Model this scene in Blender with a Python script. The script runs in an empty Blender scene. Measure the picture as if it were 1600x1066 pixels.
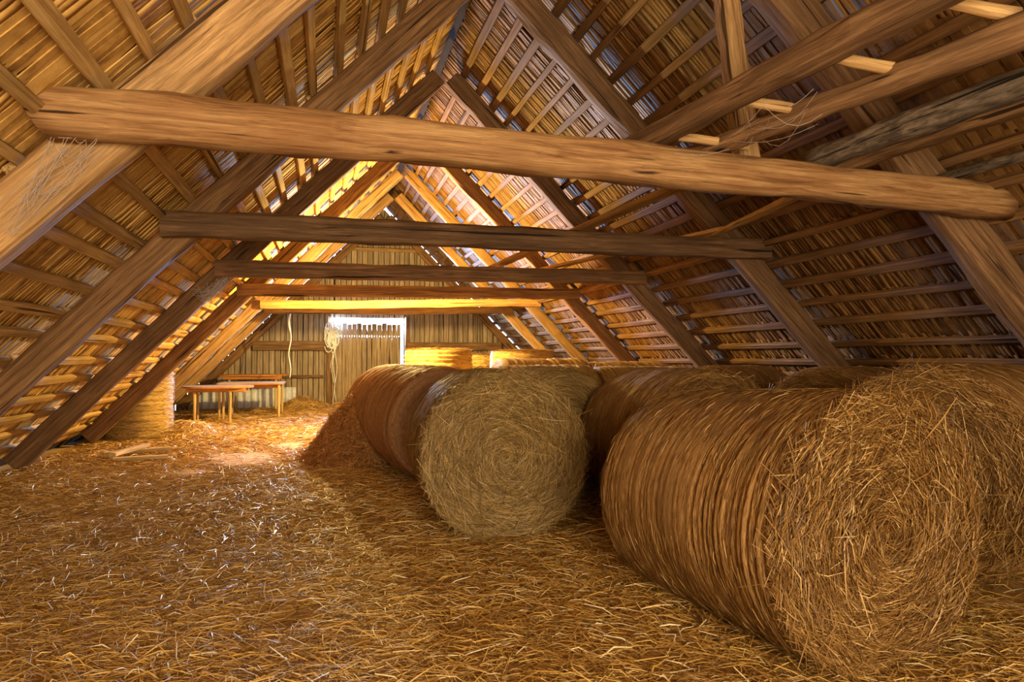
import bpy, bmesh, math, random
import numpy as np
from mathutils import Vector, Matrix

rng = np.random.default_rng(7)
random.seed(7)
SC = bpy.context.scene
COL = SC.collection

# ------------------------------------------------------------------ camera
cam_d = bpy.data.cameras.new('camera')
cam_d.sensor_width = 36.0
cam_d.lens = 1107.4 / 1600 * 36
cam_d.clip_start = 0.05
cam = bpy.data.objects.new('camera', cam_d)
COL.objects.link(cam)
cam.location = (0, 0, 1.38)
cam.rotation_euler = (math.radians(90 + 1.357), 0, math.radians(-14.734))
SC.camera = cam

# ------------------------------------------------------------------ world, lights, exposure
world = bpy.data.worlds.new('sky')
SC.world = world
world.use_nodes = True
bg = world.node_tree.nodes['Background']
bg.inputs[0].default_value = (0.62, 0.80, 1.0, 1)
bg.inputs[1].default_value = 5.0

def add_light(name, kind, loc, color, power, rot=(0, 0, 0), **kw):
    d = bpy.data.lights.new(name, kind)
    d.color = color
    d.energy = power
    for k, v in kw.items():
        setattr(d, k, v)
    o = bpy.data.objects.new(name, d)
    COL.objects.link(o)
    o.location = loc
    o.rotation_euler = rot
    return o

R90 = math.radians(90)
# daylight coming in above and beside the ill-fitting gable door
add_light('daylight_over_door', 'AREA', (1.15, 20.06, 2.38), (0.36, 0.58, 1.0), 2000, (math.radians(-80), 0, 0), shape='RECTANGLE', size=1.9, size_y=0.22)
# a bulb hung behind the fourth collar beam
add_light('bulb_behind_beam', 'POINT', (1.15, 12.88, 2.50), (1.0, 0.68, 0.21), 1200, shadow_soft_size=0.05)
# warm fill added behind the camera, set in an assumed gable opening
add_light('rear_fill_light', 'AREA', (0.6, -2.9, 1.55), (1.0, 0.72, 0.36), 370, (math.radians(94), 0, math.radians(3)), shape='RECTANGLE', size=2.6, size_y=2.0)

SC.view_settings.view_transform = 'Standard'
SC.view_settings.look = 'None'
SC.view_settings.gamma = 1.0
SC.view_settings.use_curve_mapping = False
SC.view_settings.exposure = 0.35

# ------------------------------------------------------------------ helpers
def tag(o, label=None, cat=None, group=None, kind=None):
    if label: o['label'] = label
    if cat: o['category'] = cat
    if group: o['group'] = group
    if kind: o['kind'] = kind
    return o

def link(o, parent=None):
    COL.objects.link(o)
    if parent is not None:
        o.parent = parent
    return o

def empty(name, loc=(0, 0, 0), rz=0):
    o = bpy.data.objects.new(name, None)
    o.empty_display_size = 0.1
    link(o)
    o.location = loc
    o.rotation_euler = (0, 0, rz)
    return o

def mesh_np(name, verts, faces, mat, smooth=False):
    """faces: (M,4) or (M,3) int array, or list of tuples"""
    me = bpy.data.meshes.new(name)
    verts = np.asarray(verts, dtype=np.float32)
    if isinstance(faces, np.ndarray):
        k = faces.shape[1]
        me.vertices.add(len(verts))
        me.vertices.foreach_set('co', verts.ravel())
        me.loops.add(faces.size)
        me.loops.foreach_set('vertex_index', faces.astype(np.int32).ravel())
        me.polygons.add(len(faces))
        me.polygons.foreach_set('loop_start', np.arange(0, faces.size, k, dtype=np.int32))
        me.polygons.foreach_set('loop_total', np.full(len(faces), k, dtype=np.int32))
        me.update(calc_edges=True)
    else:
        me.from_pydata([tuple(v) for v in verts], [], [tuple(f) for f in faces])
    if smooth:
        me.polygons.foreach_set('use_smooth', np.ones(len(me.polygons), dtype=bool))
    if mat is not None:
        me.materials.append(mat)
    return me

def obj(name, me, parent=None):
    return link(bpy.data.objects.new(name, me), parent)

def wob(n_pts, amp, freqs, seed):
    """smooth 1-D noise over n_pts in [0,1]"""
    r = np.random.default_rng(seed)
    t = np.linspace(0, 1, n_pts)
    o = np.zeros(n_pts)
    for f in freqs:
        o += np.sin(t * f * 6.283 + r.uniform(0, 6.283)) * r.uniform(.4, 1)
    return o * amp / max(1, len(freqs)) ** .5

def field(x, y, seed, scales=(1.0, 2.3, 5.1), n=5):
    r = np.random.default_rng(seed)
    o = np.zeros_like(x)
    for k, s in enumerate(scales):
        for _ in range(n):
            a = r.uniform(0, 6.283)
            o += np.sin((x * math.cos(a) + y * math.sin(a)) * s * r.uniform(.7, 1.4) + r.uniform(0, 6.283)) / (k + 1)
    return o / n

# ------------------------------------------------------------------ materials
def new_mat(name):
    m = bpy.data.materials.new(name)
    m.use_nodes = True
    nt = m.node_tree
    b = nt.nodes['Principled BSDF']
    b.inputs['Specular IOR Level'].default_value = 0.25
    return m, nt, b

def N(nt, kind, **inp):
    n = nt.nodes.new(kind)
    for k, v in inp.items():
        if k.startswith('_'):
            setattr(n, k[1:], v)
        else:
            n.inputs[k.replace('__', ' ')].default_value = v
    return n

def ramp(nt, fac, stops):
    n = nt.nodes.new('ShaderNodeValToRGB')
    e = n.color_ramp.elements
    while len(e) < len(stops):
        e.new(0.5)
    for i, (p, c) in enumerate(stops):
        e[i].position = p
        e[i].color = (*c, 1)
    nt.links.new(fac, n.inputs[0])
    return n.outputs[0]

def mix(nt, fac, a, b, mode='MIX'):
    n = nt.nodes.new('ShaderNodeMix')
    n.data_type = 'RGBA'
    n.blend_type = mode
    for sock, v in ((n.inputs[0], fac), (n.inputs[6], a), (n.inputs[7], b)):
        if hasattr(v, 'links'):
            nt.links.new(v, sock)
        elif isinstance(v, (int, float)):
            sock.default_value = v
        else:
            sock.default_value = (*v, 1)
    return n.outputs[2]

def wood(name, dark, mid, light, grain=20.0, along=0.7, rough=0.75, bump=0.35, blotch=None, vary=0.35):
    """timber whose grain runs along the object's local X"""
    m, nt, b = new_mat(name)
    L = nt.links.new
    tc = N(nt, 'ShaderNodeTexCoord')
    oi = N(nt, 'ShaderNodeObjectInfo')
    off = N(nt, 'ShaderNodeVectorMath', _operation='SCALE')
    off.inputs[0].default_value = (13.0, 7.0, 5.0)
    L(oi.outputs['Random'], off.inputs['Scale'])
    add = N(nt, 'ShaderNodeVectorMath', _operation='ADD')
    L(tc.outputs['Object'], add.inputs[0]); L(off.outputs[0], add.inputs[1])
    mp = N(nt, 'ShaderNodeMapping')
    mp.inputs['Scale'].default_value = (along, grain, grain)
    L(add.outputs[0], mp.inputs[0])
    n1 = N(nt, 'ShaderNodeTexNoise', Scale=1.6, Detail=6.0, Roughness=0.62, Distortion=0.5)
    L(mp.outputs[0], n1.inputs['Vector'])
    c = ramp(nt, n1.outputs[0], [(0.32, dark), (0.48, mid), (0.66, light)])
    mpf = N(nt, 'ShaderNodeMapping')
    mpf.inputs['Scale'].default_value = (3.0, grain * 5, grain * 5)
    L(add.outputs[0], mpf.inputs[0])
    nf = N(nt, 'ShaderNodeTexNoise', Scale=1.3, Detail=4.0, Roughness=0.7)
    L(mpf.outputs[0], nf.inputs['Vector'])
    c = mix(nt, 0.75, c, ramp(nt, nf.outputs[0], [(0.3, (.45, .42, .38)), (0.7, (1.3, 1.3, 1.3))]), 'MULTIPLY')
    # large blotches
    n2 = N(nt, 'ShaderNodeTexNoise', Scale=2.2, Detail=4.0)
    L(add.outputs[0], n2.inputs['Vector'])
    f2 = ramp(nt, n2.outputs[0], [(0.35, (0, 0, 0)), (0.65, (1, 1, 1))])
    bl = blotch or tuple(v * 0.55 for v in mid)
    mm = N(nt, 'ShaderNodeMath', _operation='MULTIPLY')
    L(f2, mm.inputs[0]); mm.inputs[1].default_value = 0.5
    c = mix(nt, mm.outputs[0], c, bl)
    # long drying cracks
    mp2 = N(nt, 'ShaderNodeMapping')
    mp2.inputs['Scale'].default_value = (0.5, 22, 22)
    L(add.outputs[0], mp2.inputs[0])
    n3 = N(nt, 'ShaderNodeTexNoise', Scale=1.0, Detail=2.0, Distortion=0.3)
    L(mp2.outputs[0], n3.inputs['Vector'])
    cr = ramp(nt, n3.outputs[0], [(0.31, (1, 1, 1)), (0.36, (0, 0, 0))])
    c = mix(nt, cr, c, tuple(v * 0.3 for v in dark))
    hv = N(nt, 'ShaderNodeHueSaturation')
    mr = N(nt, 'ShaderNodeMapRange')
    mr.inputs['To Min'].default_value = 1 - vary * .6
    mr.inputs['To Max'].default_value = 1 + vary
    L(oi.outputs['Random'], mr.inputs[0]); L(mr.outputs[0], hv.inputs['Value'])
    L(c, hv.inputs['Color']); L(hv.outputs[0], b.inputs['Base Color'])
    b.inputs['Roughness'].default_value = rough
    bp = N(nt, 'ShaderNodeBump', Strength=bump, Distance=0.012)
    L(n1.outputs[0], bp.inputs['Height']); L(bp.outputs[0], b.inputs['Normal'])
    return m

def straw_mat(name, dark, mid, light, pale=None):
    m, nt, b = new_mat(name)
    g = N(nt, 'ShaderNodeNewGeometry')
    st = [(0.0, dark), (0.45, mid), (0.85, light)]
    if pale: st.append((0.97, pale))
    c = ramp(nt, g.outputs['Random Per Island'], st)
    nt.links.new(c, b.inputs['Base Color'])
    b.inputs['Roughness'].default_value = 0.5
    b.inputs['Specular IOR Level'].default_value = 0.35
    return m

def strip_mat(name, dark, mid, light):
    """split shingles: hue differs strip by strip, grain along local X / slope"""
    m, nt, b = new_mat(name)
    L = nt.links.new
    g = N(nt, 'ShaderNodeNewGeometry')
    oi = N(nt, 'ShaderNodeObjectInfo')
    ad = N(nt, 'ShaderNodeMath', _operation='ADD')
    L(g.outputs['Random Per Island'], ad.inputs[0]); L(oi.outputs['Random'], ad.inputs[1])
    fr = N(nt, 'ShaderNodeMath', _operation='FRACT')
    L(ad.outputs[0], fr.inputs[0])
    tc = N(nt, 'ShaderNodeTexCoord')
    n1 = N(nt, 'ShaderNodeTexNoise', Scale=7.0, Detail=5.0, Roughness=.65)
    L(g.outputs['Position'], n1.inputs['Vector'])
    mx = N(nt, 'ShaderNodeMath', _operation='MULTIPLY_ADD')
    L(fr.outputs[0], mx.inputs[0]); mx.inputs[1].default_value = 0.45
    L(n1.outputs[0], mx.inputs[2])
    c = ramp(nt, mx.outputs[0], [(0.42, dark), (0.68, mid), (0.98, light)])
    L(c, b.inputs['Base Color'])
    b.inputs['Roughness'].default_value = 0.7
    bp = N(nt, 'ShaderNodeBump', Strength=0.25, Distance=0.006)
    n2 = N(nt, 'ShaderNodeTexNoise', Scale=60.0, Detail=3.0)
    L(g.outputs['Position'], n2.inputs['Vector'])
    L(n2.outputs[0], bp.inputs['Height']); L(bp.outputs[0], b.inputs['Normal'])
    return m

def bale_mat(name, dark, mid, light, hoop=170.0):
    """pressed straw: fibres run along UV u (round the roll), layers along v"""
    m, nt, b = new_mat(name)
    L = nt.links.new
    tc = N(nt, 'ShaderNodeTexCoord')
    oi = N(nt, 'ShaderNodeObjectInfo')
    ad = N(nt, 'ShaderNodeVectorMath', _operation='ADD')
    L(tc.outputs['UV'], ad.inputs[0])
    cb = N(nt, 'ShaderNodeCombineXYZ')
    ml = N(nt, 'ShaderNodeMath', _operation='MULTIPLY'); ml.inputs[1].default_value = 9.0
    L(oi.outputs['Random'], ml.inputs[0]); L(ml.outputs[0], cb.inputs[2])
    L(cb.outputs[0], ad.inputs[1])
    mp = N(nt, 'ShaderNodeMapping'); mp.inputs['Scale'].default_value = (13.0, hoop, 1)
    L(ad.outputs[0], mp.inputs[0])
    n1 = N(nt, 'ShaderNodeTexNoise', Scale=1.5, Detail=6.0, Roughness=.7, Distortion=.25)
    L(mp.outputs[0], n1.inputs['Vector'])
    c = ramp(nt, n1.outputs[0], [(0.36, dark), (0.5, mid), (0.66, light)])
    mp2 = N(nt, 'ShaderNodeMapping'); mp2.inputs['Scale'].default_value = (0.5, 10, 1)
    L(ad.outputs[0], mp2.inputs[0])
    n2 = N(nt, 'ShaderNodeTexNoise', Scale=1.4, Detail=3.0)
    L(mp2.outputs[0], n2.inputs['Vector'])
    f = ramp(nt, n2.outputs[0], [(0.32, (1, 1, 1)), (0.5, (0, 0, 0))])
    mu = N(nt, 'ShaderNodeMath', _operation='MULTIPLY'); mu.inputs[1].default_value = .55
    L(f, mu.inputs[0])
    c = mix(nt, mu.outputs[0], c, tuple(v * .45 for v in mid))
    L(c, b.inputs['Base Color'])
    b.inputs['Roughness'].default_value = 0.65
    bp = N(nt, 'ShaderNodeBump', Strength=0.8, Distance=0.012)
    L(n1.outputs[0], bp.inputs['Height']); L(bp.outputs[0], b.inputs['Normal'])
    return m

def plain(name, color, rough=0.7, noise=0.25, scale=9.0, metal=0.0):
    m, nt, b = new_mat(name)
    g = N(nt, 'ShaderNodeNewGeometry')
    n1 = N(nt, 'ShaderNodeTexNoise', Scale=scale, Detail=5.0, Roughness=.6)
    nt.links.new(g.outputs['Position'], n1.inputs['Vector'])
    c = ramp(nt, n1.outputs[0], [(0.3, tuple(v * (1 - noise) for v in color)), (0.7, tuple(min(1, v * (1 + noise)) for v in color))])
    nt.links.new(c, b.inputs['Base Color'])
    b.inputs['Roughness'].default_value = rough
    b.inputs['Metallic'].default_value = metal
    return m

M = {}
M['beam_pale'] = wood('hewn_pale_timber', (.17, .075, .026), (.46, .255, .105), (.64, .40, .18), blotch=(.26, .105, .036))
M['beam_dark'] = wood('dark_shaded_timber', (.075, .037, .017), (.19, .105, .05), (.32, .185, .09))  # dark timber; also puts shade into the right rafters and ladder
M['beam_gold'] = wood('honey_timber', (.22, .10, .03), (.46, .26, .085), (.62, .37, .13))
M['rafter'] = wood('rafter_timber', (.09, .042, .018), (.22, .118, .05), (.36, .205, .09))
M['rafter_l'] = wood('dusty_rafter_timber', (.18, .095, .038), (.42, .25, .105), (.58, .37, .17))
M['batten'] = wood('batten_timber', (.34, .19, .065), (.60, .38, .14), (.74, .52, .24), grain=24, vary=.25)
M['batten_r'] = wood('batten_timber_shaded', (.10, .045, .016), (.22, .115, .045), (.34, .20, .09), grain=24, vary=.25)  # right slope battens, colour darkened for the shade there
M['shingle_l'] = strip_mat('split_shingle_lit', (.28, .14, .036), (.60, .35, .095), (.78, .51, .17))  # lit slope: stronger light put into a paler tone of one shingle
M['shingle_r'] = strip_mat('split_shingle_shaded', (.085, .038, .012), (.175, .086, .026), (.27, .145, .047))  # same shingle, with the shade of the right slope put into its colour
M['roof_back'] = plain('dark_backing', (.035, .018, .008), .9)  # sheets added behind roof, gable and door to block light leaks
M['board'] = wood('gable_board_timber', (.17, .125, .085), (.36, .28, .19), (.50, .40, .28), grain=18, vary=.2)
M['door_board'] = wood('door_board_timber', (.18, .125, .07), (.36, .27, .17), (.48, .38, .25), grain=18, vary=.15)
M['bark'] = wood('grey_bark', (.03, .025, .02), (.13, .10, .075), (.27, .22, .17), grain=20, along=5, bump=.8)
M['rung'] = wood('peeled_rung', (.35, .19, .07), (.58, .36, .15), (.70, .47, .22), grain=20, vary=.15)
M['straw'] = straw_mat('loose_straw', (.15, .06, .013), (.52, .29, .065), (.80, .52, .15), (.92, .78, .52))
M['straw_bale'] = straw_mat('bale_straw', (.075, .03, .007), (.21, .103, .025), (.37, .20, .055), (.62, .42, .18))
M['straw_green'] = straw_mat('greenish_bale_straw', (.085, .047, .012), (.24, .145, .04), (.39, .25, .08), (.60, .42, .18))
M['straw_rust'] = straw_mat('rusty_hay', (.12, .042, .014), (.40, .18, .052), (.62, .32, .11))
M['mat'] = plain('matted_straw', (.38, .215, .06), .9, .55, 16)
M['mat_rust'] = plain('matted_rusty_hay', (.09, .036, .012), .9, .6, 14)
M['floor'] = plain('dusty_loft_floor', (.50, .33, .19), .85, .22, 2.5)
M['bale'] = bale_mat('rolled_straw', (.10, .042, .012), (.42, .23, .075), (.64, .39, .155))
M['bale_green'] = bale_mat('rolled_meadow_hay', (.11, .062, .02), (.36, .225, .075), (.54, .36, .13))
M['bale_rust'] = bale_mat('rolled_rusty_hay', (.13, .052, .02), (.44, .23, .10), (.64, .38, .19))
M['bale_gold'] = bale_mat('rolled_golden_straw', (.26, .14, .03), (.56, .36, .10), (.74, .52, .20))
M['table_top'] = wood('worn_table_top', (.36, .24, .15), (.55, .40, .27), (.66, .52, .38), grain=10, vary=.1)
M['table_edge'] = wood('orange_table_edge', (.40, .15, .03), (.56, .24, .06), (.66, .32, .10), grain=10, vary=.1)
M['table_leg'] = wood('pale_table_leg', (.48, .30, .12), (.66, .46, .20), (.76, .57, .30), grain=10, vary=.1)
M['sheet'] = plain('painted_daylit_boards', (.72, .75, .82), .45, .2, 6)  # pale colour stands for daylight falling on the gable boards
M['rope'] = plain('pale_rope', (.80, .80, .80), .8, .2, 30)
M['web'] = plain('dusty_cobweb', (.42, .36, .32), .9, .2, 30)

# ------------------------------------------------------------------ geometry builders
def timber(name, p0, p1, w, h, mat, parent=None, up=(0, 0, 1), amp=0.008, round_=4.0, seg=None, seed=0, taper=(1, 1), bow=0.0, ring=14, slant=(0, 0), crook=0.0):
    """timber with its grain along local X; w across, h along 'up'; superellipse section; one mesh object"""
    p0, p1 = Vector(p0), Vector(p1)
    ax = p1 - p0
    Ln = ax.length
    ax.normalize()
    upv = Vector(up)
    side = upv.cross(ax).normalized()
    upv = ax.cross(side).normalized()
    seg = seg or max(4, min(40, int(Ln / 0.16)))
    r = np.random.default_rng(seed + 1000)
    t = np.linspace(0, 1, seg + 1)
    ang = np.linspace(0, 2 * math.pi, ring, endpoint=False) + math.pi / ring
    ca, sa = np.cos(ang), np.sin(ang)
    k = 2.0 / round_
    sx = np.sign(ca) * np.abs(ca) ** k
    sy = np.sign(sa) * np.abs(sa) ** k
    V = np.zeros((seg + 1, ring, 3))
    sc = taper[0] + (taper[1] - taper[0]) * t
    cy = wob(seg + 1, crook, (.7, 1.3), seed + 5)
    cz = wob(seg + 1, crook, (.6, 1.1), seed + 6) + bow * np.sin(t * math.pi)
    for j in range(ring):
        n = wob(seg + 1, amp, (2.3, 5.1, 9.7), seed * 31 + j // 2) + r.normal(0, amp * .18, seg + 1)
        V[:, j, 0] = (t - .5) * Ln + (slant[0] * sy[j] * (1 - t) ** 20 + slant[1] * sy[j] * t ** 20) * h
        V[:, j, 1] = sx[j] * (w / 2 * sc + n) + cy
        V[:, j, 2] = sy[j] * (h / 2 * sc + n) + cz
    verts = V.reshape(-1, 3)
    faces = []
    for i in range(seg):
        for j in range(ring):
            j2 = (j + 1) % ring
            faces.append((i * ring + j, i * ring + j2, (i + 1) * ring + j2, (i + 1) * ring + j))
    faces.append(tuple(range(ring - 1, -1, -1)))
    faces.append(tuple(seg * ring + j for j in range(ring)))
    me = mesh_np(name, verts, [f[::-1] for f in faces], mat)
    sm = np.ones(len(me.polygons), dtype=bool); sm[-2:] = False
    if round_ < 3.2:
        me.polygons.foreach_set('use_smooth', sm)
    o = obj(name, me, parent)
    m = Matrix((ax, side, upv)).transposed().to_4x4()
    m.translation = (p0 + p1) / 2
    o.matrix_world = m if parent is None else m
    if parent is not None:
        o.matrix_parent_inverse = Matrix.Identity(4)
        o.matrix_local = parent.matrix_basis.inverted() @ m
    return o

def box_mesh(name, sx, sy, sz, mat, bev=0.0, jit=0.0):
    bm = bmesh.new()
    bmesh.ops.create_cube(bm, size=1)
    for v in bm.verts:
        v.co = Vector((v.co.x * sx, v.co.y * sy, v.co.z * sz)) + Vector((random.uniform(-jit, jit), random.uniform(-jit, jit), random.uniform(-jit, jit)))
    if bev:
        bmesh.ops.bevel(bm, geom=bm.edges[:], offset=bev, segments=1, affect='EDGES')
    me = bpy.data.meshes.new(name)
    bm.to_mesh(me); bm.free()
    me.materials.append(mat)
    return me

def tube_mesh(name, pts, rad, mat, ring=6):
    pts = [Vector(p) for p in pts]
    n = len(pts)
    rads = rad if hasattr(rad, '__len__') else [rad] * n
    V, F = [], []
    for i, p in enumerate(pts):
        d = (pts[min(i + 1, n - 1)] - pts[max(i - 1, 0)]).normalized()
        a = d.orthogonal().normalized() if abs(d.z) > .9 else Vector((0, 0, 1)).cross(d).normalized()
        b = d.cross(a)
        for j in range(ring):
            t = 6.28318 * j / ring
            V.append(p + (a * math.cos(t) + b * math.sin(t)) * rads[i])
    for i in range(n - 1):
        for j in range(ring):
            j2 = (j + 1) % ring
            F.append((i * ring + j, i * ring + j2, (i + 1) * ring + j2, (i + 1) * ring + j))
    F.append(tuple(range(ring - 1, -1, -1))); F.append(tuple((n - 1) * ring + j for j in range(ring)))
    return mesh_np(name, V, F, mat, smooth=True)

def unit(a):
    return a / np.maximum(np.linalg.norm(a, axis=1, keepdims=True), 1e-9)

def strand_mesh(name, pos, d, nrm, length, width, bend, mat, roll=0.5):
    n = len(pos)
    d = unit(d)
    nrm = unit(nrm - d * np.sum(nrm * d, axis=1, keepdims=True))
    side = np.cross(d, nrm)
    a = rng.normal(0, roll, n)[:, None]
    side = side * np.cos(a) + nrm * np.sin(a)
    hl = (length / 2)[:, None]
    sb = np.cross(d, nrm) * (rng.normal(0, 1, n) * bend * .8)[:, None]
    bn = nrm * bend[:, None] + sb
    c0, c1, c2 = pos - d * hl, pos + bn, pos + d * hl
    w = side * (width / 2)[:, None]
    V = np.stack([c0 - w * .7, c0 + w * .7, c1 - w, c1 + w, c2 - w * .5, c2 + w * .5], axis=1).reshape(-1, 3)
    b = (np.arange(n) * 6)[:, None]
    F = np.concatenate([b + np.array([[0, 1, 3, 2]]), b + np.array([[2, 3, 5, 4]])], axis=1).reshape(-1, 4)
    return mesh_np(name, V, F, mat)

# ------------------------------------------------------------------ the setting
XR, ZR, SL = 1.564, 5.33, 1.0145
ANG = math.atan(SL)
CA, SA = math.cos(ANG), math.sin(ANG)
APEX = Vector((XR, 0, ZR))
YT = [4.15, 6.80, 9.60, 12.38, 14.93, 17.10, 19.74]     # the seven trusses
Y0, Y1 = -3.0, 19.93
DOWN = {'l': Vector((-CA, 0, -SA)), 'r': Vector((CA, 0, -SA))}
INW = {'l': Vector((SA, 0, -CA)), 'r': Vector((-SA, 0, -CA))}
TT = {'l': Vector((0, 1, 0)), 'r': Vector((0, -1, 0))}

def slope_pt(side, s, y, n):
    return APEX + DOWN[side] * s + INW[side] * n + Vector((0, y, 0))

def slope_matrix(side, s, y, n):
    m = Matrix((DOWN[side], TT[side], INW[side])).transposed().to_4x4()
    m.translation = slope_pt(side, s, y, n)
    return m

def roof_z(x, n=0.0):
    """height of the roof layer n (measured inwards) above x"""
    return ZR - abs(x - XR) * SL - n / CA

# floor
gx, gy = np.meshgrid(np.linspace(-4.3, 7.4, 40), np.linspace(Y0 - .1, 20.2, 70))
gz = field(gx, gy, 3) * 0.006
nx, ny = gx.shape[1], gx.shape[0]
idx = np.arange(nx * ny).reshape(ny, nx)
gridF = lambda idx: np.stack([idx[:-1, :-1], idx[:-1, 1:], idx[1:, 1:], idx[1:, :-1]], axis=-1).reshape(-1, 4)
fl = obj('floor', mesh_np('floor', np.stack([gx, gy, gz], -1).reshape(-1, 3), gridF(idx), M['floor'], True))
tag(fl, 'dusty pale loft floor showing through the scattered straw', kind='structure')

# roof slopes: an added cover against light leaks, battens on the rafters and split shingles between
SLEN = ZR / SA + 0.25
def shingle_variants(calm):
    out = []
    for k in range(8):
        r = np.random.default_rng(90 + k)
        L, w, th = 0.335, 0.051 + r.uniform(-.006, .010), 0.007
        s = np.array([-.5, -.1, .3, .5]) * L
        lift = np.array([0, r.uniform(-.002, .004), r.uniform(.001, .008) * calm, r.uniform(.002, .012) * calm])
        tw = np.array([0, .2, .7, 1]) * r.normal(0, .10) * calm
        V = []
        for i in range(4):
            for q in (-1, 1):
                y = q * w / 2 + r.normal(0, .003)
                z = lift[i] + q * w / 2 * math.sin(tw[i])
                V.append((s[i], y, z)); V.append((s[i], y, z - th))
        F = []
        for i in range(3):
            a, b = i * 4, (i + 1) * 4
            F += [(a, b, b + 2, a + 2), (a + 1, b + 1, b, a), (a + 2, b + 2, b + 3, a + 3)]
        F.append((12, 13, 15, 14)); F.append((0, 2, 3, 1))
        out.append((np.array(V), F))
    return out

PRJ_F = np.array([math.sin(math.radians(14.734)), math.cos(math.radians(14.734)), 0.02])
PRJ_R = np.array([math.cos(math.radians(14.734)), -math.sin(math.radians(14.734)), 0])

def build_slope(side, label):
    name = 'ceiling_left' if side == 'l' else 'ceiling_right'
    a, b = slope_pt(side, -0.212, Y0, -.205), slope_pt(side, SLEN, Y0, -.205)
    off = INW[side] * -.05
    V = [a, b, b + Vector((0, Y1 - Y0, 0)), a + Vector((0, Y1 - Y0, 0))]
    V += [v + off for v in V]
    root = obj(name, mesh_np(name, V, [(0, 1, 2, 3), (7, 6, 5, 4), (0, 4, 5, 1), (1, 5, 6, 2), (2, 6, 7, 3), (3, 7, 4, 0)], M['roof_back']))
    tag(root, label, kind='structure')
    # battens
    step = 0.29
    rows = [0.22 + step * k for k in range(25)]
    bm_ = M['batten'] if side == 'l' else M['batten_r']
    for k, s in enumerate(rows):
        cuts = [Y0] + [y for i, y in enumerate(YT[:-1]) if (i + k) % 2 == 0] + [Y1 - .01]
        for i in range(len(cuts) - 1):
            sj = s + random.uniform(-.025, .025)
            p0 = slope_pt(side, sj + random.uniform(-.02, .02), cuts[i] + .004, -.1475)
            p1 = slope_pt(side, sj + random.uniform(-.02, .02), cuts[i + 1] - .004, -.1475)
            timber('batten', p0, p1, random.uniform(.065, .095), .050, bm_, root, up=INW[side], amp=.004, round_=7, ring=8, seg=max(4, int((p1 - p0).length / .5)), seed=k * 17 + i + (0 if side == 'l' else 700))
    # shingles
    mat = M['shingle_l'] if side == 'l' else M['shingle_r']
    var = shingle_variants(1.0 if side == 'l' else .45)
    meshes = [mesh_np('shingle', v, f, mat) for v, f in var]
    items = []
    for k, s in enumerate([rows[0] - step] + rows):
        y = 0.2
        while y < Y1 - .03:
            w = random.uniform(.045, .058) if side == 'l' else random.uniform(.040, .049)
            items.append((s + .125 + random.uniform(-.012, .012), y, -.190 + random.uniform(-.003, .007), random.gauss(0, .035), random.gauss(0, .05), random.randrange(8)))
            y += w
    P = np.array([slope_pt(side, it[0], it[1], it[2])[:] for it in items])
    rel = P - np.array([0, 0, 1.38])
    dep = rel @ PRJ_F
    with np.errstate(divide='ignore', invalid='ignore'):
        u = 800 + 1107 * (rel @ PRJ_R) / dep
        v = 533 - 1107 * (rel[:, 2] - .02 * dep) / dep
    score = np.abs(rel @ np.array(INW[side][:])) / np.maximum(np.linalg.norm(rel, axis=1), .1) ** 3
    score[(dep < .3) | (u < 5) | (u > 1595) | (v < 5) | (v > 620)] = -1
    best = set(np.argsort(-score)[:300].tolist())
    AV, AF, base = [], [], 0
    for q, it in enumerate(items):
        m = slope_matrix(side, it[0], it[1], it[2]) @ Matrix.Rotation(it[3], 4, 'Z') @ Matrix.Rotation(it[4], 4, 'X')
        if q in best:
            o = obj('shingle', meshes[it[5]], root)
            o.matrix_local = m
        else:
            vv, ff = var[it[5]]
            mm = np.array(m)
            AV.append(vv @ mm[:3, :3].T + mm[:3, 3])
            AF.append(np.array(ff) + base)
            base += len(vv)
    o = obj('shingle_layer', mesh_np('shingle_layer', np.concatenate(AV), np.concatenate(AF), mat), root)
    tag(o, kind='stuff')
    return root

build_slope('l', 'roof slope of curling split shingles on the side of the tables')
build_slope('r', 'shingled roof slope over the hay bales, shade painted into its brown')

# gable wall with the door, and the gable behind the camera
YG = 19.875
wall = empty('wall_far', (0, YG, 0))
tag(wall, 'gable wall of narrow vertical boards around the bright door', kind='structure')
DX0, DX1, DZ = 0.20, 2.10, 2.47
x = -3.85
wi = 0
while x < 6.95:
    w = random.uniform(.125, .155)
    x1 = x + w - .018
    def top(xx):
        return roof_z(xx, -.12 if xx > XR else -.20)
    zt0, zt1 = top(x), top(x1)
    segs = [(0.0, None)]
    if x1 > DX0 and x < DX1:
        if x < DX0: x1 = DX0 - .002
        else: segs = [(DZ, None)]
    for z0, _ in segs:
        if min(zt0, zt1) - z0 < .05: continue
        # upper boards start above the mid rail, lower ones end there
        spans = [(z0, 1.70), (1.705, None)] if z0 < 1 and min(zt0, zt1) > 1.8 else [(z0, None)]
        for a, bq in spans:
            ta, tb = (zt0, zt1) if bq is None else (bq, bq)
            yj = random.uniform(-.010, .010) + (.012 if bq is None else 0)
            V = [(x, yj - .012, a), (x1, yj - .012, a), (x1, yj - .012, tb), (x, yj - .012, ta), (x, yj + .012, a), (x1, yj + .012, a), (x1, yj + .012, tb), (x, yj + .012, ta)]
            F = [(0, 1, 2, 3), (7, 6, 5, 4), (0, 4, 5, 1), (1, 5, 6, 2), (2, 6, 7, 3), (3, 7, 4, 0)]
            # grain along local X: turn the board
            ctr = np.array(V).mean(0)
            Vl = np.array(V) - ctr
            Vl = np.stack([Vl[:, 2], Vl[:, 1], -Vl[:, 0]], 1)
            o = obj('board', mesh_np('board', Vl, F, M['board']), wall)
            o.location = ctr
            o.rotation_euler = (0, -R90, 0)
    x += w
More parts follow.
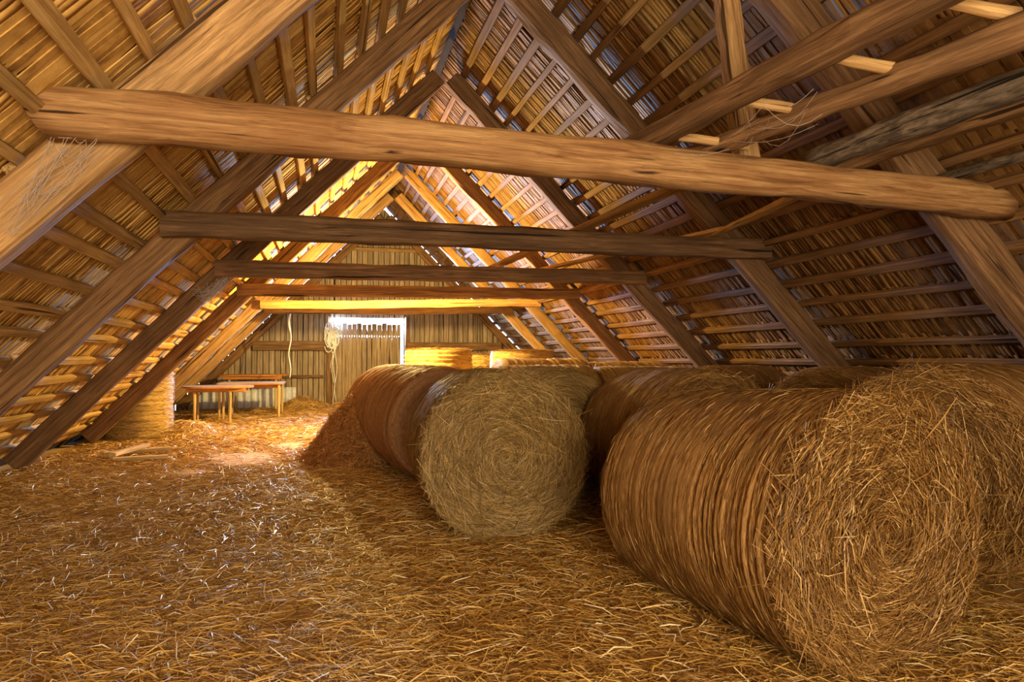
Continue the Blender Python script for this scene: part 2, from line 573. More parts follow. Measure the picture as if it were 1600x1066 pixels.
# thin dark backing so the joints stay dark
bk = []
def gable_poly(name, yy, n, hole=None):
    pts = [(-3.7, 0), (DX0, 0), (DX0, DZ), (DX1, DZ), (DX1, 0), (6.8, 0)]
    top_r = [(6.8, max(.01, roof_z(6.8, n))), (XR, roof_z(XR, n)), (-3.7, max(.01, roof_z(-3.7, n)))]
    V = [(p[0], yy, p[1]) for p in pts + top_r]
    return V, [tuple(range(len(V)))]
V, F = gable_poly('b', .035, -.118)
o = obj('backing', mesh_np('backing', V, F, M['roof_back']), wall)

# horizontal rails, sill and door post on the gable
def rail(name, p0, p1, w, h, label, mat='beam_dark', seed=0):
    o = timber(name, p0, p1, w, h, M[mat], seed=seed, round_=6, amp=.006)
    return tag(o, label, 'beam')
rail('wall_rail', (-1.85, 19.78, 1.70), (.0, 19.78, 1.70), .13, .25, 'dark horizontal rail on the gable wall above the tables', seed=41)
rail('wall_rail', (2.2, 19.78, 1.70), (4.88, 19.78, 1.70), .13, .22, 'dark horizontal rail on the gable wall above the upright bales', seed=42)
rail('wall_rail', (.55, 19.79, 4.36), (2.55, 19.79, 4.36), .09, .09, 'thin pale rail high in the gable peak', 'rafter_l', 43)
rail('wall_rail', (-2.3, 19.80, .88), (-.05, 19.80, .88), .08, .075, 'narrow rail across the gable wall just above table height', 'beam_dark', 44)
dp = timber('door_post', (.10, 19.78, 0), (.10, 19.78, 2.50), .15, .13, M['rafter'], up=(1, 0, 0), seed=45, round_=6)
tag(dp, 'reddish upright door post hung with a tangle of rope', 'post')
dp2 = timber('door_post', (2.20, 19.79, 0), (2.20, 19.79, 2.50), .10, .12, M['rafter'], up=(1, 0, 0), seed=46, round_=6)
tag(dp2, 'dark door post beside the bright vertical gap', 'post')
st = timber('door_sill', (.19, 19.70, .10), (.75, 19.70, .10), .14, .18, M['beam_gold'], seed=47, round_=6)
tag(st, 'short pale timber block at the foot of the gable door', 'block')

door = empty('door_1', (0, 19.84, 0))
tag(door, 'boarded gable door with daylight glaring over its top edge', kind='structure')
x = DX0 - .02
DTOP, HOLE = 2.31, 1.985
while x < 2.0:
    w = min(random.uniform(.125, .14), 2.01 - x)
    if w < .03: break
    seam = .028 if abs(x - 1.02) < .08 else .006
    wd = w - seam
    me = box_mesh('board', HOLE - .03 - .07, .024, wd, M['door_board'], jit=.002)
    o = obj('board', me, door); o.location = (x + w / 2, random.uniform(-.008, .008), (.07 + HOLE - .03) / 2); o.rotation_euler = (0, -R90, 0)
    # upper half of the board, with a round-ish light hole left between
    zt = DTOP + random.uniform(-.02, .02)
    me = box_mesh('board', zt - HOLE, .024, wd, M['door_board'], jit=.002)
    o = obj('board', me, door); o.location = (x + w / 2, 0, (zt + HOLE) / 2); o.rotation_euler = (0, -R90, 0)
    for q in (-1, 1):
        me = box_mesh('board_edge', .036, .026, wd / 2 - .009, M['door_board'])
        o = obj('board_edge', me, door); o.location = (x + w / 2 + q * (wd / 4 + .0045), 0, HOLE - .015); o.rotation_euler = (0, -R90, 0)
    x += w
o = obj('door_backing', box_mesh('door_backing', 1.80, .012, HOLE - .12, M['roof_back']), door); o.location = (1.1, .045, (HOLE - .12) / 2 + .07)  # added behind the leaf to block sky light in the seams
o = obj('door_backing', box_mesh('door_backing', 1.80, .012, .16, M['roof_back']), door); o.location = (1.1, .045, HOLE + .10)
for z in (.45, 1.75):
    o = timber('ledge', (.25, 19.915, z), (1.94, 19.915, z), .03, .12, M['door_board'], door, seed=int(z * 10), round_=8)

# unseen gable behind the camera; its opening is made up for the fill
wr = empty('wall_rear', (0, Y0 + .02, 0))
tag(wr, 'unseen rear gable wall with an opening added for the fill light', kind='structure')
def quad(name, pts, parent, mat):
    V = list(pts) + [(p[0], p[1] - .03, p[2]) for p in pts]
    n = len(pts)
    F = [tuple(range(n)), tuple(range(2 * n - 1, n - 1, -1))] + [(i, i + n, (i + 1) % n + n, (i + 1) % n) for i in range(n)]
    return obj(name, mesh_np(name, V, F, mat), parent)
OX0, OX1 = -.75, 1.95
quad('panel', [(-3.85, 0, 0), (OX0, 0, 0), (OX0, 0, roof_z(OX0, -.17)), (-3.85, 0, .0)], wr, M['board'])
quad('panel', [(OX1, 0, 0), (6.95, 0, 0), (OX1, 0, roof_z(OX1, -.17))], wr, M['board'])
quad('panel', [(OX0, 0, 2.6), (OX1, 0, 2.6), (OX1, 0, roof_z(OX1, -.17)), (XR, 0, ZR + .2), (OX0, 0, roof_z(OX0, -.17))], wr, M['board'])
quad('panel', [(OX0, 0, 0), (OX1, 0, 0), (OX1, 0, .5), (OX0, 0, .5)], wr, M['board'])

# ------------------------------------------------------------------ trusses
ORD = {0: 'sixth', 1: 'fifth', 2: 'fourth', 3: 'third', 4: 'second', 5: 'first'}
for i, y in enumerate(YT):
    for side in 'lr':
        big = .30 if i == 0 else (.25 if i < 4 else .22)
        p0 = slope_pt(side, big / 2 + .01, y, big / 2 - .12)
        s_end = (ZR - 0.02) / SA - (big / 2 - .12) * CA / SA - big / 2
        p1 = slope_pt(side, s_end - .02, y, big / 2 - .12)
        mat = 'rafter_l' if (side == 'l' and i < 1) else 'rafter'
        if side == 'r' and i < 4: mat = 'beam_dark'  # darker timber puts the shade of this slope into the colour
        if side == 'r' and i in (4, 5): mat = 'beam_gold'  # rafters by the bulb: its light put into the honey tone
        if side == 'l' and i in (4, 5): mat = 'rafter_l'
        o = timber('rafter', p0, p1, .19 if i < 2 else .17, big, M[mat], up=INW[side], seed=i * 7 + (3 if side == 'l' else 90), amp=.010, round_=5, crook=.012)
        where = 'table side' if side == 'l' else 'bale side'
        if i < 6:
            lab = f'sloping rafter on the {where} joined to the {ORD[i]} collar beam from the gable door'
        else:
            lab = f'end rafter on the {where} lying against the gable boards'
        tag(o, lab, 'rafter', 'roof rafters')

collars = [  # dark and honey tones put backlight shade and bulb light into colour
    # x0, z0, x1, z1, height, roundness, material, label
    (-1.42, 2.605, 4.66, 2.475, .245, 2.8, 'beam_pale', 'stout pale hewn collar beam carrying the ladder rails'),
    (-1.36, 2.525, 4.56, 2.545, .225, 4.2, 'beam_dark', 'dark brown collar beam, fifth from the gable door'),
    (-1.33, 2.480, 4.46, 2.535, .210, 4.0, 'beam_dark', 'shade-darkened collar beam, fourth from the gable door'),
    (-1.39, 2.475, 4.48, 2.560, .200, 4.0, 'beam_dark', 'dark collar beam, third from the gable door'),
    (-1.25, 2.435, 4.52, 2.560, .170, 5.0, 'beam_gold', 'lamplight-toned collar beam, second from the gable door'),
    (-1.35, 2.460, 4.50, 2.545, .170, 5.0, 'beam_gold', 'lamplight-toned collar beam closest to the gable door'),
]
for i, (x0, z0, x1, z1, h, rd, mat, lab) in enumerate(collars):
    y = YT[i] - (.19 if i < 2 else .17) / 2 - h * .43
    o = timber('collar_beam', (x0, y, z0), (x1, y, z1), h * .86, h, M[mat], seed=200 + i, round_=rd, amp=.013 if i == 0 else .008, bow=.02 if i == 0 else 0.0, crook=.015, ring=18, slant=(-.34, .0) if i == 0 else (0, 0), taper=(1.02, .94))
    tag(o, lab, 'beam', 'collar beams')

# ------------------------------------------------------------------ ladder and poles lying on the near collar beam
lad = empty('ladder', (2.3, 4.0, 2.7))
tag(lad, 'heavy pole ladder with peeled rungs laid over the near collar beam', 'ladder')
timber('rail', (1.93, 4.35, 2.76), (2.66, 1.75, 2.98), .15, .16, M['beam_dark'], lad, seed=300, round_=3.2, taper=(.85, 1.1))
timber('rail', (2.30, 4.35, 2.72), (3.06, 1.75, 2.80), .13, .14, M['beam_dark'], lad, seed=301, round_=2.4, taper=(.8, 1.15))
for a, b in (((2.13, 4.0, 2.765), (2.56, 3.9, 2.715)), ((2.22, 3.5, 2.83), (2.68, 3.4, 2.765)), ((2.28, 2.97, 2.885), (2.74, 2.87, 2.80)), ((2.46, 2.5, 2.955), (2.93, 2.41, 2.88)), ((2.56, 2.05, 2.97), (3.05, 1.98, 2.90))):
    timber('rung', a, b, .062, .066, M['rung'], lad, seed=int(a[1] * 10), round_=2.2, amp=.004, taper=(.75, 1.05), ring=10)
o = timber('bark_slab', (3.20, 4.15, 2.72), (3.55, 1.4, 2.80), .19, .15, M['bark'], seed=310, round_=2.6, amp=.012)
tag(o, 'grey barked slab with a brown sawn face lying over the near collar beam', 'slab')
timber('sawn_face', (3.31, 4.12, 2.655), (3.67, 1.4, 2.735), .10, .10, M['rafter'], o, seed=313, round_=6)
o = timber('bark_pole', (4.15, 4.15, 2.63), (4.30, 1.5, 2.66), .075, .075, M['bark'], seed=311, round_=2, amp=.004, ring=10)
tag(o, 'thin grey pole lying near the right end of the near collar beam', 'pole')
o = timber('post', (2.68, 4.10, 2.66), (2.56, 4.24, 4.28), .15, .12, M['rafter_l'], up=(0, 1, 0), seed=312, round_=5)
tag(o, 'upright strut rising behind the ladder to the rafter', 'post')
for p0, p1, w, h, mat, lab, sd in (
    ((2.62, 4.9, 2.70), (2.32, 10.0, 2.68), .14, .045, 'beam_gold', 'long golden plank laid across the fifth and fourth collar beams', 320),
    ((4.05, 7.1, 2.68), (3.55, 4.6, 2.66), .10, .04, 'batten', 'narrow plank end resting on the right of the fifth collar beam', 321),
    ((3.05, 9.9, 2.67), (3.95, 6.4, 2.70), .12, .04, 'beam_gold', 'slanting golden board laid over the bale side of the collar beams', 322)):
    o = timber('loose_plank', p0, p1, w, h, M[mat], seed=sd, round_=7, amp=.003)
    tag(o, lab, 'plank')

# ------------------------------------------------------------------ hay bales
def make_bale(name, label, r, L, mat, strawm, loc, yaw, upright=False, n_side=2500, n_cap=2500, squash=0.02, seed=0, caps=(True, True), clamp=None, fuzz=1.0, wscale=1.0, group=None, taper=0.0):
    """roll with its axis along local Y from 0 to L (or Z when upright)"""
    root = empty(name, loc, -yaw)
    tag(root, label, 'hay bale', group)
    rr = np.random.default_rng(seed)
    na, nl = 110, (110 if seed <= 4 else 60)
    th = np.linspace(0, 2 * math.pi, na + 1)
    ys = np.linspace(0, 1, nl + 1)
    hoops = (rr.normal(0, .6, nl + 1) - 2.2 * (rr.uniform(0, 1, nl + 1) < .16) * (np.abs(np.linspace(-.5, .8, nl + 1)) > .12)) * .0075 * fuzz
    if seed <= 4:
        # tight twine turns near the front end, a few more near the back, smooth wrap between
        k = np.arange(nl + 1)
        front, back = ys < .36, ys > .86
        hoops = hoops * .35 - .013 * ((k % 3 == 0) & (front | back)) + .003 * rr.normal(0, 1, nl + 1) * (front | back)
    prof = 1 - .055 * np.exp(-ys * L / .035) - .055 * np.exp(-(1 - ys) * L / .035)
    T, Yv = np.meshgrid(th, ys)
    rad = r * prof[:, None] * (1 + .012 * np.sin(2 * T + seed) + .008 * np.sin(3 * T + seed * 2 + Yv * 3)) + hoops[:, None] + rr.normal(0, .0010, T.shape)
    rad[:, -1] = rad[:, 0]
    def tolocal(a, y, b):
        """a: sideways, b: up, y: along"""
        if upright:
            P = np.stack([a, b, y], -1)
            if clamp is not None:
                P = clamp(P)
            return P
        f = 1 - taper * np.clip(y / L, 0, 1)
        a, b = a * f, b * f
        z = b + r * f
        z = np.maximum(z, .004 + .05 * np.clip((.06 - z), 0, 1))
        return np.stack([a, y, z], -1)
    P = tolocal(np.cos(T) * rad, Yv * L, np.sin(T) * rad)
    V = P.reshape(-1, 3)
    ii = np.arange((na + 1) * (nl + 1)).reshape(nl + 1, na + 1)
    F = gridF(ii)
    UV = np.stack([T * r, Yv * L], -1).reshape(-1, 2)
    allV, allF, allUV = [V], [F], [UV]
    base = len(V)
    nr = 22
    for c, yy in ((0, 0.0), (1, L)):
        rs = np.linspace(0.012, 1, nr + 1)
        T2, R2 = np.meshgrid(th, rs)
        edge = rad[0 if c == 0 else -1]
        bul = .05 * (1 - R2 ** 2) * (0.6 if not upright else .2) + field(np.cos(T2) * R2 * 4, np.sin(T2) * R2 * 4, seed + c) * .010 * (1 - R2 ** 8) + rr.normal(0, .006, nr + 1)[:, None] * (1 - R2 ** 8)
        y2 = yy + (-bul if c == 0 else bul)
        P2 = tolocal(np.cos(T2) * R2 * edge[None, :], y2, np.sin(T2) * R2 * edge[None, :]).reshape(-1, 3)
        jj = np.arange((na + 1) * (nr + 1)).reshape(nr + 1, na + 1) + base
        allV.append(P2); allF.append(gridF(jj)[:, ::-1] if c == 0 else gridF(jj))
        allUV.append(np.stack([T2 * np.maximum(R2, .25) * r + 20, R2 * r + 5 + T2 * .02], -1).reshape(-1, 2))
        base += len(P2)
    V = np.concatenate(allV); F = np.concatenate(allF); UV = np.concatenate(allUV)
    me = mesh_np('roll', V, F, mat, True)
    uvl = me.uv_layers.new(name='UVMap')
    uvl.data.foreach_set('uv', UV[F.ravel()].astype(np.float32).ravel())
    obj('roll', me, root)
    # loose straws: wrapped round the side, whirled on the ends
    pos, d, nr_, ln, wd, bd = [], [], [], [], [], []
    def push(p, dd, nn, l, w, b):
        pos.append(p); d.append(dd); nr_.append(nn); ln.append(l); wd.append(w); bd.append(b)
    k = n_side
    if k:
        t = rr.uniform(0, 2 * math.pi, k); y = rr.beta(.8, .8, k) * L
        ra = r * (1 - .05 * np.exp(-np.minimum(y, L - y) / .035)) + np.abs(rr.normal(.002, .005, k))
        ca, sa = np.cos(t), np.sin(t)
        tang = np.stack([-sa, rr.normal(0, .13, k), ca], -1) if not upright else np.stack([-sa, ca, rr.normal(0, .22, k)], -1)
        nn = np.stack([ca, 0 * ca, sa], -1) if not upright else np.stack([ca, sa, 0 * ca], -1)
        push(tolocal(ca * ra, y, sa * ra), tang, nn, rr.uniform(.04, .13, k), rr.uniform(.002, .0042, k) * wscale, rr.uniform(.001, .006, k))
    for c, yy in ((0, 0.0), (1, L)):
        if not caps[c] or not n_cap: continue
        k = n_cap
        t = rr.uniform(0, 2 * math.pi, k); q = np.sqrt(rr.uniform(0.001, .98, k))
        ca, sa = np.cos(t), np.sin(t)
        outw = -1 if c == 0 else 1
        bul = .05 * (1 - q ** 2) * (0.6 if not upright else .2)
        y = yy + outw * (bul + np.abs(rr.normal(.004, .012, k)))
        da = rr.normal(0, .38, k)
        tx, tz = -sa * np.cos(da) + ca * np.sin(da), ca * np.cos(da) + sa * np.sin(da)
        out = np.abs(rr.normal(0, .14, k)) * outw
        if upright:
            dirs = np.stack([tx, tz, out], -1); nn = np.tile([0, 0, outw], (k, 1)).astype(float)
        else:
            dirs = np.stack([tx, out, tz], -1); nn = np.tile([0, outw, 0], (k, 1)).astype(float)
        push(tolocal(ca * q * r * .985, y, sa * q * r * .985), dirs, nn, rr.uniform(.07, .24, k), rr.uniform(.002, .005, k) * wscale, rr.uniform(.002, .014, k))
    if n_cap > 8000:
        k = 260
        t = rr.uniform(0, 2 * math.pi, k); q = np.sqrt(rr.uniform(.02, .99, k))
        ca, sa = np.cos(t), np.sin(t)
        y = -.03 * (1 - q ** 2) - np.abs(rr.normal(.02, .014, k))
        push(tolocal(ca * q * r, y, np.maximum(sa * q * r, -r * .8)), np.stack([rr.normal(0, .6, k), -np.abs(rr.normal(0, .22, k)), rr.normal(0, 1, k)], -1), np.tile([0., -1, 0], (k, 1)), rr.uniform(.12, .32, k), rr.uniform(.003, .0055, k), rr.uniform(.004, .03, k))
    if pos:
        sm = strand_mesh('loose_straw', np.concatenate(pos), np.concatenate(d), np.concatenate(nr_), np.concatenate(ln), np.concatenate(wd), np.concatenate(bd), strawm)
        o = obj('loose_straw', sm, root)
        tag(o, kind='stuff')
    return root

RD = math.radians
SB, SGn, SR = M['straw_bale'], M['straw_green'], M['straw_rust']
make_bale('hay_bale', 'greenish round bale showing its whole whorled end to the open floor', .64, 1.25, M['bale_green'], SGn, (1.31, 5.17, 0), RD(2), n_side=7000, n_cap=15000, seed=1, caps=(True, False))
make_bale('hay_bale', 'largest round bale lying in front of all the others, with ringed side', .618, 1.42, M['bale'], SB, (2.325, 2.58, 0), RD(-8), taper=.055, n_side=13000, n_cap=17000, seed=2, caps=(True, False))
make_bale('hay_bale', 'round bale turned sideways right behind the largest bale', .665, 1.3, M['bale'], SB, (3.55, 3.57, 0), RD(68), n_side=7000, n_cap=11000, seed=3, caps=(True, False))
make_bale('hay_bale', 'round bale wedged between the whole-faced greenish bale and the sideways bale', .64, 1.4, M['bale'], SB, (2.89, 4.84, 0), RD(1), n_side=6000, n_cap=6000, seed=4, caps=(True, False))
make_bale('hay_bale', 'round bale with a pale frosted rim under the fifth rafter on the bale side', .645, 1.1, M['bale'], SB, (4.19, 5.37, 0), RD(68), n_side=4000, n_cap=4000, seed=5, caps=(True, False))
make_bale('hay_bale', 'round bale peeping over the greenish whole-faced bale', .64, 1.08, M['bale_green'], SGn, (2.2, 6.46, 0), 0, n_side=3000, n_cap=4000, seed=6, caps=(True, False))
make_bale('hay_bale', 'half shaded round bale behind the frosted-rim bale', .645, 1.1, M['bale'], SB, (4.11, 7.15, 0), RD(68), n_side=3000, n_cap=2500, seed=7, caps=(True, False))
ax = Vector((math.sin(RD(-7.7)), math.cos(RD(-7.7)), 0))
make_bale('hay_bale', 'rust brown roll whose hoops show between the greenish bale and the seam', .64, 1.36, M['bale_rust'], SR, Vector((1.27, 7.60, 0)), RD(-7.7), n_side=5000, n_cap=1500, seed=8, caps=(False, True))
make_bale('hay_bale', 'rust brown roll spilling a hay heap onto the floor', .64, 1.38, M['bale_rust'], SR, Vector((1.27, 7.60, 0)) + ax * 1.43, RD(-7.7), n_side=5000, n_cap=3000, seed=9)
make_bale('hay_bale', 'golden bale lying across right behind the rust brown rolls', .64, 1.3, M['bale_gold'], SB, (2.06, 8.75, 0), RD(90), n_side=3000, n_cap=2000, seed=10, group='golden bales lying across')
make_bale('hay_bale', 'golden bale lying across beside the half shaded bale', .63, 1.3, M['bale_gold'], SB, (3.42, 8.72, 0), RD(91), n_side=3000, n_cap=1000, seed=11, group='golden bales lying across')
make_bale('hay_bale', 'plump golden bale lying across in front of the upright bales', .685, 1.35, M['bale_gold'], SB, (2.55, 10.5, 0), RD(90), n_side=3000, n_cap=2000, seed=12, group='golden bales lying across')
make_bale('hay_bale', 'golden bale lying across under the third collar beam by the bale-side rafters', .66, 1.3, M['bale_gold'], SB, (3.95, 10.45, 0), RD(89), n_side=3000, n_cap=1000, seed=13, group='golden bales lying across')
make_bale('hay_bale', 'upright round bale with a fuzzy top nearest the gable door', .66, 1.53, M['bale_gold'], SB, (2.16, 13.9, 0), 0, upright=True, n_side=3500, n_cap=2500, seed=14, wscale=1.6, caps=(False, True))
make_bale('hay_bale', 'upright round bale half hidden between two other upright bales', .60, 1.44, M['bale_gold'], SB, (3.27, 15.6, 0), 0, upright=True, n_side=2500, n_cap=1500, seed=15, wscale=1.6, caps=(False, True))
make_bale('hay_bale', 'wide upright round bale beside the bale-side rafters', .63, 1.50, M['bale_gold'], SB, (3.74, 13.45, 0), 0, upright=True, n_side=3500, n_cap=2500, seed=16, wscale=1.6, caps=(False, True))
UBX, UBY = -3.02, 13.15
def under_roof(P):
    lim = ZR - (XR - (P[..., 0] + UBX)) * SL - .04
    P = P.copy()
    P[..., 2] = np.minimum(P[..., 2], np.maximum(lim, .05))
    return P
make_bale('hay_bale', 'yellow netted bale standing on end, tucked under the low rafters', .52, 1.2, M['bale_gold'], SB, (UBX, UBY, 0), 0, upright=True, n_side=6000, n_cap=0, seed=17, clamp=under_roof, wscale=1.3)

# ------------------------------------------------------------------ straw on the floor
def bare(x, y):
    """1 where the floor shows through"""
    w = field(x, y, 21, (1.3, 3.1, 6.7)) * .35
    def el(cx, cy, rx, ry):
        return np.clip(1.6 - 1.6 * np.hypot((x - cx) / rx, (y - cy) / ry) + w, 0, 1)
    return np.clip(np.maximum.reduce([el(-1.05, 10.3, .75, 1.5), el(-.5, 11.7, .5, 1.2), el(-1.95, 6.75, .42, .30), el(-1.5, 9.2, .5, .6), el(-.2, 3.85, .20, .22) * .8]), 0, 1)

def litter_h(x, y):
    h = .035 + .022 * field(x, y, 22, (1.7, 3.9, 8.3))
    h += .05 * np.exp(-((x + .3) / .9) ** 2 - ((y - 7.0) / .7) ** 2)
    h += .09 * np.exp(-((x + 2.7) / .5) ** 2 - ((y - 15.0) / .6) ** 2)
    h += .12 * np.exp(-((x + .4) / .9) ** 2 - ((y - 19.2) / .9) ** 2)
    h += .07 * np.exp(-((x + 2.9) / .5) ** 2 - ((y - 8.6) / 1.2) ** 2)
    return h * (1 - bare(x, y)) - .012 * bare(x, y)

gx, gy = np.meshgrid(np.linspace(-3.75, 6.6, 160), np.linspace(.3, 19.8, 300))
gz = np.maximum(litter_h(gx, gy), -.02)
inside = np.clip((roof_z(-3.4, 0) + .0 + (gx + 3.4)), 0, 1)
idx = np.arange(gx.size).reshape(gx.shape)
lit = obj('straw_litter', mesh_np('straw_litter', np.stack([gx, gy, gz], -1).reshape(-1, 3), gridF(idx), M['mat'], True))
tag(lit, 'loose golden brown straw strewn all over the loft floor', 'straw', kind='stuff')

def scatter(n, x0, x1, y0, y1, lmin, lmax, wmin, wmax, keep_bare=.12):
    x = rng.uniform(x0, x1, n); y = y0 + (y1 - y0) * rng.uniform(0, 1, n)
    b = bare(x, y)
    ok = (rng.uniform(0, 1, n) > b * (1 - keep_bare)) & (x > -3.55)
    x, y = x[ok], y[ok]
    n = len(x)
    z = np.maximum(litter_h(x, y), 0) + np.abs(rng.normal(0, .012, n)) + .003
    swirl = field(x, y, 33, (.8, 1.9)) * 1.6
    a = rng.normal(0, .9, n) + swirl
    p = np.stack([x, y, z], -1)
    d = np.stack([np.cos(a), np.sin(a) * .8, rng.normal(0, .16, n)], -1)
    nn = np.tile([0., 0, 1], (n, 1)) + rng.normal(0, .25, (n, 3))
    return p, d, nn, rng.uniform(lmin, lmax, n) * rng.uniform(.5, 1, n), rng.uniform(wmin, wmax, n), rng.uniform(.0, .02, n)

zones = [scatter(52000, -2.6, 3.6, 1.9, 5.4, .08, .30, .003, .0065),
         scatter(36000, -3.6, 2.6, 5.4, 9.5, .09, .30, .004, .008),
         scatter(24000, -3.6, 1.6, 9.5, 14.5, .10, .30, .006, .011),
         scatter(12000, -3.5, 2.2, 14.5, 19.6, .10, .32, .007, .013),
         scatter(5000, 2.4, 5.2, 3.0, 12.0, .1, .3, .005, .008)]
Z = [np.concatenate([z[i] for z in zones]) for i in range(6)]
o = obj('straws', strand_mesh('straws', *Z, M['straw']), lit)
tag(o, kind='stuff')

def heap(name, label, cx, cy, rx, ry, h, mat, strawm, n, seed, shape=None):
    g = np.linspace(-1, 1, 41)
    X, Yg = np.meshgrid(g, g)
    def hf(x, y):
        rr_ = np.hypot(x, y)
        base = np.clip(1 - rr_ ** 1.6, 0, 1)
        return h * base * (1 + .25 * field(x * 3, y * 3, seed)) if shape is None else shape(x, y)
    Hh = hf(X, Yg)
    V = np.stack([X * rx + cx, Yg * ry + cy, np.where(Hh > .004, Hh, -.015)], -1).reshape(-1, 3)
    ii = np.arange(X.size).reshape(X.shape)
    root = obj(name, mesh_np(name, V, gridF(ii), mat, True))
    tag(root, label, 'straw heap', kind='stuff')
    x, y = rng.uniform(-1, 1, n), rng.uniform(-1, 1, n)
    hz = hf(x, y)
    ok = hz > .01
    x, y, hz = x[ok], y[ok], hz[ok]
    k = len(x)
    e = .02
    nx_ = -(hf(x + e, y) - hz) / e / rx
    ny_ = -(hf(x, y + e) - hz) / e / ry
    nn = unit(np.stack([nx_, ny_, np.ones(k)], -1))
    p = np.stack([x * rx + cx, y * ry + cy, hz], -1) + nn * np.abs(rng.normal(.005, .03, k))[:, None]
    d = unit(np.cross(nn, rng.normal(0, 1, (k, 3)))) + nn * rng.normal(0, .2, k)[:, None]
    o = obj('straws', strand_mesh('straws', p, d, nn, rng.uniform(.08, .28, k), rng.uniform(.005, .011, k), rng.uniform(0, .04, k), strawm), root)
    tag(o, kind='stuff')
    return root

def spill(x, y):
    # leans against the roll: highest at +x, tapering to the floor at -x
    b = np.clip(1 - np.hypot(x * .92 - .12, y) ** 1.8, 0, 1)
    return b * (.22 + .80 * np.clip((x + .75) / 1.5, 0, 1)) * (1 + .30 * field(x * 3, y * 3, 51, (1., 2.3, 5.1, 9.)))
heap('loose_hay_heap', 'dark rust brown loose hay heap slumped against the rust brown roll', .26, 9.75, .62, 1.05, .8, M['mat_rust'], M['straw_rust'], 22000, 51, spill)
heap('loose_straw_heap', 'small golden straw heap beside the netted upright bale', -2.35, 13.3, .55, .9, .22, M['mat'], M['straw'], 2500, 52)
heap('loose_straw_heap', 'low straw heap swept against the gable wall next to the door post', -.55, 19.25, .75, .5, .30, M['mat'], M['straw'], 2000, 53)

# ------------------------------------------------------------------ tables by the gable
def table(name, label, cx, cy, sx, sy, z, oval, legs, edge='table_edge', top='table_top'):
    root = empty(name, (cx, cy, 0))
    tag(root, label, 'table')
    n = 48
    pts = []
    p = 2.6 if oval else 14
    for i in range(n):
        a = 6.28318 * i / n
        c, s = math.cos(a), math.sin(a)
        pts.append((math.copysign(abs(c) ** (2 / p), c) * sx / 2, math.copysign(abs(s) ** (2 / p), s) * sy / 2))
    def slab(nm, z0, z1, sc, mat):
        V = [(x * sc, y * sc, z0) for x, y in pts] + [(x * sc, y * sc, z1) for x, y in pts]
        F = [tuple(range(n - 1, -1, -1)), tuple(range(n, 2 * n))] + [(i, (i + 1) % n, (i + 1) % n + n, i + n) for i in range(n)]
        return obj(nm, mesh_np(nm, V, F, mat), root)
    slab('edge_band', z - .035, z - .004, 1.0, M[edge])
    slab('table_top', z - .004, z, .985, M[top])
    # apron
    for ax_, (w_, d_) in (('x', (sx * .78, .025)), ('y', (.025, sy * .7))):
        for q in (-1, 1):
            o = obj('apron', box_mesh('apron', w_, d_, .08, M['table_edge']), root)
            o.location = (0, q * sy * .36, z - .075) if ax_ == 'x' else (q * sx * .40, 0, z - .075)
    for lx, ly in legs:
        o = timber('leg', (lx + cx, ly + cy, 0), (lx + cx, ly + cy, z - .036), .062, .062, M['table_leg'], root, up=(1, 0, 0), seed=int(abs(lx) * 100), round_=2.4, amp=.001, taper=(.8, 1.05), ring=12, seg=6)
    return root
table('oval_table', 'round-ended table with a grey dusty top and slim legs', -2.14, 15.75, 1.38, 1.05, .80, True, [(.27, -.36), (.05, .36), (-.40, -.33), (-.45, .33)])
table('rectangular_table', 'square-cornered wooden table behind the round-ended one', -1.62, 17.25, 1.42, 1.40, .82, False, [(.62, -.62), (.62, .60), (-.62, -.62), (-.5, .60)])
table('orange_table', 'orange rounded table standing close to the gable boards', -1.75, 18.95, 1.70, .75, .96, True, [(.55, -.22), (.55, .22), (-.55, -.22), (-.45, .22)], top='table_edge')

# wavy pale strip: daylight on the gable board ends, put into the colour
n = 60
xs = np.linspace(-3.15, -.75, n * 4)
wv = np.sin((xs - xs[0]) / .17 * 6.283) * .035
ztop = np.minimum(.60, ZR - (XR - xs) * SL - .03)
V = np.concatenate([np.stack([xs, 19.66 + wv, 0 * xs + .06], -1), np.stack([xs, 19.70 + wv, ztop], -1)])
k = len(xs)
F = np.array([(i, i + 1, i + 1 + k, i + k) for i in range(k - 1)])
me = mesh_np('daylit_board_ends', V, F, M['sheet'], True)
o = obj('daylit_board_ends', me)
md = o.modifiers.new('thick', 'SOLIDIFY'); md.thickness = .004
tag(o, 'gable board ends behind the tables with daylight painted into their pale colour', 'wall board')

# timber offcuts on the floor
for p0, p1, lab in (((-2.86, 10.55, .10), (-2.10, 10.95, .10), 'longest timber offcut on the floor by the netted bale'),
                    ((-2.62, 10.05, .145), (-2.42, 10.98, .155), 'short offcut lying crosswise on top of the other two'),
                    ((-2.60, 10.00, .09), (-1.98, 10.12, .09), 'lower offcut on the floor beside the bare patch')):
    o = timber('timber_offcut', p0, p1, .09, .05, M['table_leg'], seed=int(p0[0] * -100), round_=8, amp=.002, seg=5)
    tag(o, lab, 'offcut')

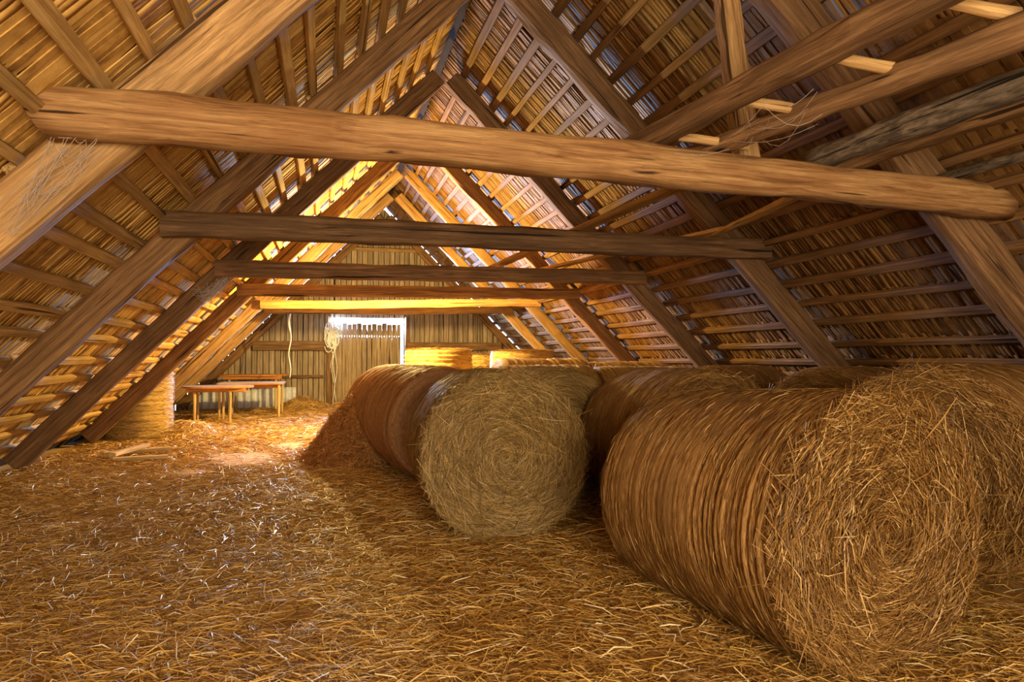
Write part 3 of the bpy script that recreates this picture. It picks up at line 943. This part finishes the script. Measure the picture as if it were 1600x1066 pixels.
# ------------------------------------------------------------------ ropes, cobwebs, small things
rp = empty('rope_coil', (.12, 19.62, 1.4))
tag(rp, 'tangled pale rope hanging in loops on the reddish door post', 'rope')
for k in range(16):
    cx, cz = .14 + random.uniform(-.09, .12), 2.05 + random.uniform(-.28, .28)
    rx, rz = random.uniform(.05, .16), random.uniform(.12, .32)
    pts = []
    a0 = random.uniform(0, 6)
    for i in range(22):
        a = a0 + i / 21 * 5.6
        pts.append((cx + math.cos(a) * rx - .12, random.uniform(-.025, .025), cz + math.sin(a) * rz - 1.4))
    obj('strand', tube_mesh('strand', pts, .015, M['rope'], 5), rp)
for dx, z0 in ((.05, .08), (.10, .2), (.02, .7), (-.02, 1.1)):
    pts = [(.05 + dx + .03 * math.sin(i * .9 + dx * 90), .01 * math.cos(i), z0 + (2.4 - z0) * i / 14 - 1.4) for i in range(15)]
    obj('strand', tube_mesh('strand', pts, .010, M['rope'], 5), rp)
pts = [(-.79 + .025 * math.sin(i * .8), 16.98 + .01 * math.cos(i * 1.3), .92 + 1.50 * i / 16) for i in range(17)]
o = obj('hanging_rope', tube_mesh('hanging_rope', pts, [.012 + .01 * (i > 11) for i in range(17)], M['rope'], 6))
tag(o, 'single frayed rope hanging from the collar beam over the tables', 'rope')

def cobweb(label, anchors, hub, n, seed, sag=.05, rad=.0014):
    r = random.Random(seed)
    V, F = [], []
    def thread(a, b, s):
        base = len(V)
        a, b = Vector(a), Vector(b)
        for i in range(6):
            t = i / 5
            p = a.lerp(b, t) + Vector((0, 0, -s * math.sin(t * math.pi)))
            for j in range(3):
                q = 2.0944 * j
                V.append(p + Vector((math.cos(q) * rad, 0, math.sin(q) * rad)))
        for i in range(5):
            for j in range(3):
                j2 = (j + 1) % 3
                F.append((base + i * 3 + j, base + i * 3 + j2, base + i * 3 + 3 + j2, base + i * 3 + 3 + j))
    jit = lambda p, s: Vector(p) + Vector((r.gauss(0, s), r.gauss(0, s * .5), r.gauss(0, s)))
    for k in range(n):
        a = jit(r.choice(anchors), .04)
        b = jit(hub, .05) if r.random() < .6 else jit(r.choice(anchors), .05)
        thread(a, b, r.uniform(0, sag))
    o = obj('cobweb', mesh_np('cobweb', V, F, M['web']))
    tag(o, label, 'cobweb', kind='stuff')
    return o
cobweb('grey cobweb strung under the left end of the stout pale collar beam', [(-1.12, 3.93, 2.46), (-1.25, 3.95, 2.45), (-1.42, 4.02, 2.20), (-1.50, 3.98, 2.05)], (-1.33, 3.98, 2.27), 46, 1)
cobweb('thick grey cobweb where the fourth collar beam meets its table-side rafter', [(-1.25, 9.42, 2.33), (-1.42, 9.40, 2.10), (-1.15, 9.40, 2.36), (-1.50, 9.45, 2.18)], (-1.32, 9.38, 2.22), 70, 2, rad=.0025)
cobweb('faint dusty cobweb between the ladder rails', [(2.1, 3.9, 2.66), (2.35, 3.75, 2.66), (2.3, 3.3, 2.70), (2.5, 3.2, 2.72)], (2.33, 3.5, 2.68), 14, 3, .1)
